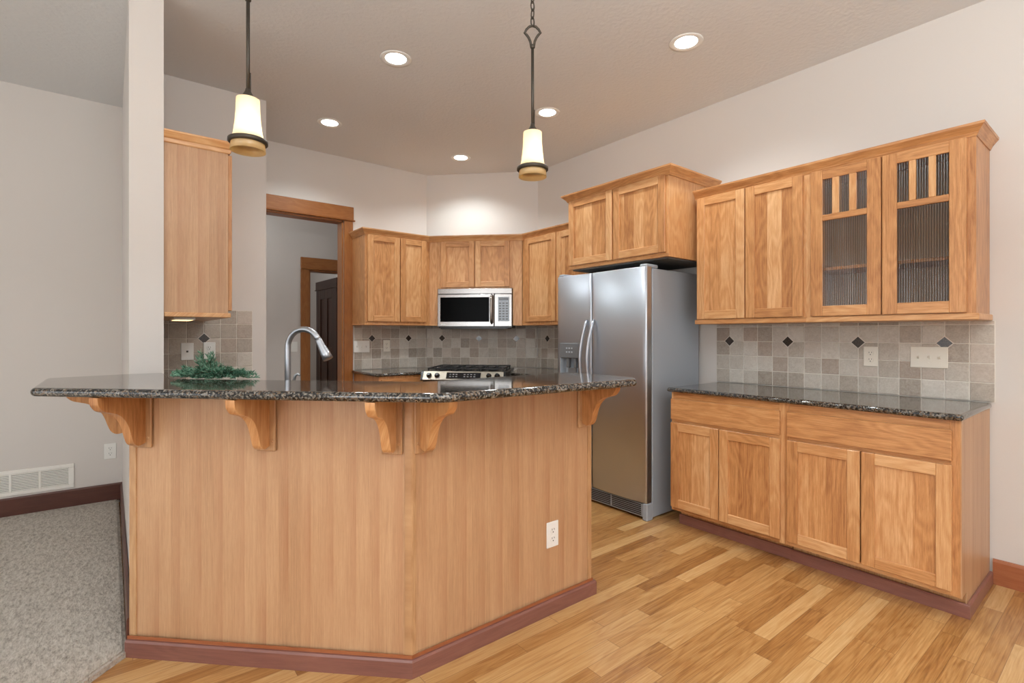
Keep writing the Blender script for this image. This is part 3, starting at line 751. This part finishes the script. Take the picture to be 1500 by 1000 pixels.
for k in range(3):
    x0 = .03+.238*k; x1 = x0+.234; m = MB(); zt = .955
    for yy in (.10, .36, .60): m.box(x0, x1, yy-.006, yy+.006, zt-.012, zt, 0, .002)
    for xx_ in (x0+.006, x0+.117, x1-.006): m.box(xx_-.006, xx_+.006, .10, .60, zt-.012, zt, 0, .002)
    for xx_ in (x0+.008, x1-.008):
        for yy in (.10, .36, .60): m.box(xx_-.006, xx_+.006, yy-.006, yy+.006, .926, zt-.011, 0, .001)
    m.build('grate', 'iron', rg_)
for x in (.147, .385, .623):
    for y in (.22, .48): MB().lathe([(.045, .926), (.045, .934), (.03, .940), (0, .941)], (x, y, 0), 2, 20).build('burner', 'iron', rg_)
m = MB(); m.box(.01, .76, .0, .03, .20, .832, 0, .006); dr_ = m.build('oven_door', 'steel', rg_)
MB().box(.13, .64, -.004, .0, .34, .68, 0, .002).build('window', 'blackglass', dr_)
MB().tube([(.08, 0, .775), (.08, -.05, .775), (.10, -.058, .775), (.67, -.058, .775), (.69, -.05, .775), (.69, 0, .775)], .011, 12).build('handle', 'steel', dr_)
MB().box(.01, .76, .0, .03, .045, .19, 0, .004).build('drawer', 'steel', rg_)

# ------------------------------------------------------------------ microwave
mw = thing('microwave', 'stainless over the range microwave with black window', 'microwave', (pL[0]-R2*.03, pL[1]-R2*.03, 0), DG)
x0, x1 = .100, .852
MB().box(x0+.004, x1-.004, .03, .33, 1.326, 1.7195, 0, .003).build('body', 'black', mw)
MB().box(x0, x1, -.006, .03, 1.665, 1.7195, 0, .004).build('top_grille', 'steel_mw', mw)
d = MB().box(x0, .672, -.010, .03, 1.340, 1.662, 0, .005).build('door', 'steel_mw', mw)
MB().box(x0+.030, .625, -.0125, -.009, 1.388, 1.632, 0, .001).build('window', 'blackglass', d)
MB().tube([(.650, -.008, 1.372), (.650, -.038, 1.385), (.650, -.046, 1.42), (.650, -.048, 1.51), (.650, -.046, 1.60), (.650, -.038, 1.638), (.650, -.008, 1.650)], [.011, .013, .014, .0145, .014, .013, .011], 14).build('handle', 'steel_mw', d)
p = MB().box(.676, x1, -.010, .03, 1.340, 1.662, 0, .005).build('control_panel', 'steel_mw', mw)
MB().box(.712, .825, -.0125, -.009, 1.392, 1.632, 0, .001).build('keypad', 'lightgrey', p)
m = MB()
for r in range(8):
    for k in range(3):
        if r == 0: continue
        m.box(.722+.034*k, .744+.034*k, -.0135, -.0124, 1.402+.026*r-.02, 1.414+.026*r-.02, 0)
m.build('buttons', 'greyplastic', p)
MB().box(.722, .815, -.0135, -.0124, 1.600, 1.622).build('display', 'display', p)
MB().box(x0+.03, .05+x1-.09, .0, .28, 1.318, 1.328, 0, .002).build('underside_vent', 'black', mw)
m = MB(); 
for k in range(3): m.box(x0+.038+.016*k, x0+.048+.016*k, -.0115, -.0099, 1.358, 1.368)
m.build('maker_mark', 'white', d)

# ------------------------------------------------------------------ refrigerator
FR = thing('refrigerator', 'stainless side by side refrigerator with ice dispenser', 'refrigerator', (2.83, 2.985, 0), RW)
MB().box(0.006, .872, .062, .63, .015, 1.712, 2, .004).build('body', 'fridgeside', FR)
def fdoor(x0, x1, cut=None):
    m = MB(); N = 14; z0, z1 = .118, 1.722
    def yy(x): f = (x-x0)/(x1-x0); e = min(f, 1-f)*(x1-x0); r = .012; e2 = max(0., r-e); return -.010*math.sin(PI*f)+ (r-math.sqrt(max(0., r*r-e2*e2)))
    xs = sorted(set([x0+(x1-x0)*k/N for k in range(N+1)]+[x0+t_ for t_ in (.002, .005, .009)]+[x1-t_ for t_ in (.002, .005, .009)]+(list(cut[:2]) if cut else [])))
    zs = [z0, z0+.004, z1-.004, z1]
    if cut: zs = [z0, z0+.004, cut[2], cut[3], z1-.004, z1]
    G = [[m.bm.verts.new((x, yy(x)+(.004 if z in (z0, z1) else 0), z)) for x in xs] for z in zs]
    for j in range(len(zs)-1):
        for i in range(len(xs)-1):
            if cut and zs[j] == cut[2] and cut[0] <= xs[i] < cut[1]: continue
            m.face([G[j][i], G[j][i+1], G[j+1][i+1], G[j+1][i]], 0, (0, 5), True)
    yb = .056
    bl_, br, tl, tr = [m.bm.verts.new(q) for q in ((x0, yb, z0), (x1, yb, z0), (x0, yb, z1), (x1, yb, z1))]
    m.face([bl_, br, tr, tl]); m.face([G[0][i] for i in range(len(xs))]+[br, bl_]); m.face([G[-1][i] for i in range(len(xs))][::-1]+[tl, tr])
    m.face([G[j][0] for j in range(len(zs))]+[tl, bl_]); m.face([G[j][-1] for j in range(len(zs))][::-1]+[br, tr])
    return m.build('door', 'steel', FR)
cut = (.045, .262, .86, 1.19)
dl = fdoor(0.0, .368, cut); dr2 = fdoor(.373, .868)
def fhandle(x, par, s):
    P = []
    for k in range(17):
        f = k/16; z = .74+.63*f; P.append((x-s*.018*math.sin(PI*f), -.010-.062*math.sin(PI*f)**.7, z))
    MB().tube(P, [.010]+[.0125]*15+[.010], 12).build('handle', 'nickel', par)
fhandle(.335, dl, 1); fhandle(.405, dr2, 1)
m = MB(); m.box(cut[0], cut[1], .045, .05, cut[2], cut[3]); m.box(cut[0]-.001, cut[0]+.006, -.012, .05, cut[2], cut[3]); m.box(cut[1]-.006, cut[1]+.001, -.012, .05, cut[2], cut[3]); m.box(cut[0], cut[1], -.012, .05, cut[2]-.001, cut[2]+.012); dp = m.build('dispenser', 'lightgrey', dl)
MB().box(cut[0]-.004, cut[1]+.004, -.016, .045, 1.078, cut[3]+.004, 0, .004).build('control_panel', 'greyplastic', dp)
m = MB(); m.box(.10, .125, .0, .03, 1.0, 1.078, 2, .004); m.box(.18, .205, .0, .03, 1.0, 1.078, 2, .004); m.box(.11, .20, .01, .02, .95, 1.0, 2, .004); m.build('paddle', 'greyplastic', dp)
m = MB()
for k in range(3):
    for r in range(2): m.box(.115+.028*k, .130+.028*k, -.0172, -.0158, 1.118+.03*r, 1.130+.03*r)
m.build('buttons', 'lightgrey', dp)
m = MB(); m.box(.0, .83, .012, .062, .018, .108, 0, .003); m.build('toe_grille', 'fridgeside', FR)
m = MB()
for k in range(6):
    for x in (0.02, .29, .56): m.box(x, x+.255, .008, .0125, .030+.013*k, .036+.013*k, 0)
m.build('grille_slots', 'slot', FR)
MB().box(.832, .874, .0, .066, .0, .118, 2, .006).build('foot_cover', 'fridgeside', FR)
MB().box(.0, .03, .01, .066, .0, .112, 2, .006).build('foot_cover', 'fridgeside', FR)
MB().box(.80, .864, .01, .14, 1.712, 1.742, 0, .008).build('hinge_cover', 'fridgeside', FR)
MB().box(.004, .068, .01, .14, 1.712, 1.742, 0, .008).build('hinge_cover', 'fridgeside', FR)

# ------------------------------------------------------------------ tiled splashes
def splash(label, loc, rz, w, zs, joints, accents, thick=.010, trim=None):
    """tiles in a local frame: x along the wall, face at y=-thick; joints lists vertical grout lines"""
    t_ = thing('backsplash', label, 'backsplash', (loc[0]-.0006*(rz != 0), loc[1]-.0006*(rz > -1), 0), rz)
    g = .0022
    m = MB(); m.box(joints[0], joints[-1], -thick+.0025, 0, zs[0], zs[-1]); m.build('grout', 'grout', t_)
    m = MB()
    for i in range(len(joints)-1):
        for j in range(len(zs)-1):
            a, b, c, d = joints[i]+g, joints[i+1]-g, zs[j]+g, zs[j+1]-g
            if b-a < .006 or d-c < .006: continue
            m.box(a, b, -thick-random.uniform(0, .0012), -.001, c, d, 2, .0022)
    m.build('tiles', 'tile', t_)
    for x, z in accents:
        r = .034; P = [(x, z-r), (x+r, z), (x, z+r), (x-r, z)]; q = r+.006; Q = [(x, z-q), (x+q, z), (x, z+q), (x-q, z)]
        m = MB(); m.prism(Q, 1, -thick-.0016, -.002); m.build('accent_grout', 'grout', t_)
        m = MB(); m.prism(P, 1, -thick-.0032, -.002); m.build('accent_tile', 'accent', t_)
    return t_
ZR = [.9165, 1.0135, 1.1125, 1.213, 1.312, 1.3315]
splash('tiled backsplash above the right wall counter with four dark diamonds', (XR, 2.0, 0), RW, 0, ZR, [.002]+[.104+.1003*k for k in range(14)]+[1.505], [(.104+.1003*k, 1.214) for k in (0, 4, 8, 12)])
splash('tiled backsplash on the short wall beside the doorway with triple switch', (1.868, YB, 0), 0, 0, [.9165, 1.018, 1.12, 1.222, 1.323, 1.3615], [.0, .078]+[.178+.1003*k for k in range(7)]+[.7935], [(.178, 1.223), (.178+.4012, 1.223)])
dj = [.006, .074]+[.174+.0998*k for k in range(11)]+[1.194]
splash('tiled backsplash on the angled wall behind the range', (2.666, YB, 0), DG, 0, [.9165, 1.018, 1.12, 1.222, 1.323, 1.3615], dj, [(.174, 1.223), (.174+.4*1, 1.221), (.174+.4*2, 1.219)])
splash('tiled backsplash between the range corner and the refrigerator', (XR, 4.002, 0), RW, 0, [.9165, 1.018, 1.12, 1.222, 1.323, 1.3615], [.006, .059]+[.159+.1003*k for k in range(9)], [(.159, 1.22), (.159+.4012, 1.22)])
splash('tiled backsplash in the left nook with phone jack and one diamond', (XD1, YN, 0), 0, 0, [.9165, .93, 1.032, 1.133, 1.234, 1.334, 1.432], [.0]+[.0905+.1003*k for k in range(6)], [(.0905+.1003*2, 1.234)])

# ------------------------------------------------------------------ outlets, switches, vent
def plate(name, label, cat, loc, rz, w=.072, h=.116, mat='white'):
    t_ = thing(name, label, cat, loc, rz); MB().box(-w/2, w/2, -.006, 0, -h/2, h/2, 2, .0025).build('plate', mat, t_); return t_
def outlet(label, loc, rz, mat='white', group=None):
    t_ = plate('wall_outlet', label, 'outlet', loc, rz, mat=mat)
    for s in (1, -1):
        r = MB(); r.lathe([(.0165, 0), (.0165, .0012), (.0155, .0018)], (0, -.006, s*.0195), 1, 20, False, -1); rc = r.build('receptacle', mat, t_)
        m = MB(); m.box(-.0075, -.0052, -.0084, -.0074, s*.0195+.0, s*.0195+.0085); m.box(.0052, .0075, -.0084, -.0074, s*.0195+.001, s*.0195+.008); m.lathe([(.0028, .0075), (.0028, .0084)], (0, 0, s*.0195-.008), 1, 10, False, -1); m.build('slots', 'slot', rc)
    MB().lathe([(.003, .006), (.0028, .0072)], (0, 0, 0), 1, 10, False, -1).build('screw', mat, t_)
    return t_
def switches(label, loc, rz, n=3, mat='white'):
    t_ = plate('light_switch', label, 'switch', loc, rz, .046*n+.025, .116, mat)
    for k in range(n):
        x = (k-(n-1)/2)*.046; up = (k % 2 == 0)
        m = MB(); m.prism([(-.0055, -.010), (-.0055, .010), (-.016, .010 if up else -.003), (-.016, .003 if up else -.010)], 0, x-.0045, x+.0045); m.build('toggle', mat, t_)
        for s in (1, -1): MB().lathe([(.003, .006), (.0028, .0072)], (x, 0, s*.030), 1, 10, False, -1).build('screw', mat, t_)
    return t_
outlet('white outlet low on the right panel of the bar', (1.580, 1.7018, .351), 0)
outlet('white outlet on the living room wall above the vent', (-.002, YL, .392), 0)
outlet('outlet between diamonds on the right wall backsplash', (XR-.0115, 1.029, 1.132), RW, 'almond')
switches('triple switch plate on the right wall backsplash', (XR-.0115, .759, 1.1365), RW, 3, 'almond')
switches('triple switch plate beside the doorway casing', (1.938, YB-.0115, 1.142), 0, 3)
outlet('outlet on the backsplash left of the range', (2.201, YB-.0115, 1.146), 0, 'almond')
outlet('outlet in the left nook behind the greenery', (.5325, YN-.0115, 1.150), 0)
t_ = plate('phone_jack', 'phone jack plate in the left nook beside the outlet', 'phone jack', (.4035, YN-.0115, 1.147), 0)
MB().box(-.006, .006, -.0072, -.0055, -.006, .006).build('socket', 'slot', t_)
for s in (1, -1): MB().lathe([(.003, .006), (.0028, .0072)], (0, 0, s*.042), 1, 10, False, -1).build('screw', 'white', t_)
t_ = plate('light_switch', 'pale switch plate on the hall wall left of the far doorway', 'switch', (1.675, YH, 1.12), 0)
MB().box(-.016, .016, -.009, -.006, -.033, .033, 2, .002).build('rocker', 'white', t_)

vt = thing('air_vent', 'white return air grille above the living room baseboard', 'vent', (-.205, YL, .248), 0)
vw, vh = .78, .172
m = MB(); m.box(-vw, 0, -.008, 0, -vh/2, -vh/2+.026, 0, .003); m.box(-vw, 0, -.008, 0, vh/2-.026, vh/2, 0, .003); m.box(-.032, 0, -.008, 0, -vh/2+.026, vh/2-.026, 2, .003); m.box(-vw, -vw+.032, -.008, 0, -vh/2+.026, vh/2-.026, 2, .003)
xs_ = [-.032-.1475*k for k in range(1, 5)]
for x in xs_: m.box(x-.010, x+.004, -.0075, 0, -vh/2+.026, vh/2-.026, 2, .002)
m.build('frame', 'ventmetal', vt)
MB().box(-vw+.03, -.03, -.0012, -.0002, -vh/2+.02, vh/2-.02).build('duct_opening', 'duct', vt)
m = MB(); nz = 11
for k in range(nz):
    z = -vh/2+.031+k*(vh-.062)/(nz-1); m.prism([(-.0015, z+.004), (-.0065, z-.002), (-.006, z-.0035), (-.0015, z+.0022)], 0, -vw+.032, -.032)
m.build('louvers', 'ventmetal', vt)

# ------------------------------------------------------------------ pendants
def pendant():
    p = thing('pendant_light', '', 'pendant light', group='pendant lights over the bar')
    MB().lathe([(.0, 0.), (.062, -.002), (.062, -.010), (.045, -.024), (.012, -.030), (0, -.031)], seg=28).build('canopy', 'bronze', p)
    zt = 2.55-CZ; zr = 1.952-CZ           # heights measured from the ceiling
    pitch = .034; n = int((abs(zt)-.03)/pitch)+1
    for k in range(n):
        z = -.026-pitch*(k+.5)*((abs(zt)-.026)/pitch)/n; P = []; hz = ((abs(zt)-.026)/n)/2+.004
        for j in range(17):
            a = 2*PI*j/16; c, s = math.cos(a)*.0085, math.sin(a)*hz; P.append((c, 0, z+s) if k % 2 else (0, c, z+s))
        MB().tube(P, .0028, 6, cap=False).build('chain_link', 'bronze', p)
    P = [(0, 0), (.014, -.004), (.026, -.016), (.033, -.030), (.026, -.036), (.016, -.050), (.009, -.066), (.006, -.082)]
    ca, sa = math.cos(math.radians(-38)), math.sin(math.radians(-38))
    for s in (1, -1): pass
    m = MB()
    for s in (1, -1): m.tube([(s*x*ca, s*x*sa, zt+z) for x, z in P], .0052, 8)
    m.lathe([(.0055, zt-.096), (.010, zt-.092), (.011, zt-.086), (.007, zt-.08)], seg=14); m.build('scroll_hanger', 'bronze', p)
    MB().lathe([(.0063, 2.128-CZ), (.0063, zt-.09)], seg=14).build('rod', 'bronze', p)
    m = MB(); m.tube([(.007, -.003, 2.20-CZ), (.0072, -.003, 2.13-CZ)], .002, 6); m.build('cord', 'bronze', p)
    MB().lathe([(.008, 2.142-CZ), (.010, 2.132-CZ), (.018, 2.118-CZ), (.028, 2.108-CZ), (.028, 2.104-CZ), (.0, 2.104-CZ)], seg=24).build('shade_cap', 'bronze', p)
    def shell(prof, th=.0025): return [(r, z) for r, z in prof]+[(r-th, z) for r, z in prof[::-1]]
    pr = [(.0385, 2.104-CZ), (.0395, 2.06-CZ), (.0425, 2.02-CZ), (.047, 1.985-CZ), (.053, 1.957-CZ)]
    q = shell(pr); MB().lathe([(0.02, 2.105-CZ)]+q, seg=40).build('shade', 'shade', p)
    MB().lathe([(.054, 1.960-CZ), (.062, 1.960-CZ), (.0655, 1.957-CZ), (.0655, 1.947-CZ), (.062, 1.944-CZ), (.054, 1.944-CZ), (.054, 1.960-CZ)], seg=44).build('ring', 'bronze', p)
    MB().lathe(shell([(.0535, 1.956-CZ), (.056, 1.940-CZ), (.0585, 1.918-CZ)]), seg=40).build('shade_lip', 'amber', p)
    MB().lathe([(0, 1.99-CZ), (.012, 2.0-CZ), (.017, 2.02-CZ), (.012, 2.045-CZ), (.007, 2.06-CZ), (.007, 2.10-CZ)], seg=16).build('bulb', 'lens', p)
    return p
pd = pendant()
for i, (x, y, lb) in enumerate(((.387, 2.016, 'lit pendant lamp hanging over the left arm of the bar'), (1.383, 1.609, 'lit pendant lamp hanging over the right arm of the bar'))):
    if i == 0: pd.location = (x, y, CZ); pd['label'] = lb
    else: dup(pd, (x, y, CZ), lb)
    d = bpy.data.lights.new('pendant_lamp', 'POINT'); d.energy = 3.6; d.color = (1, .955, .87); d.shadow_soft_size = .022
    o = bpy.data.objects.new('pendant_lamp', d); COL.objects.link(o); o.location = (x+.028, y, 1.985)
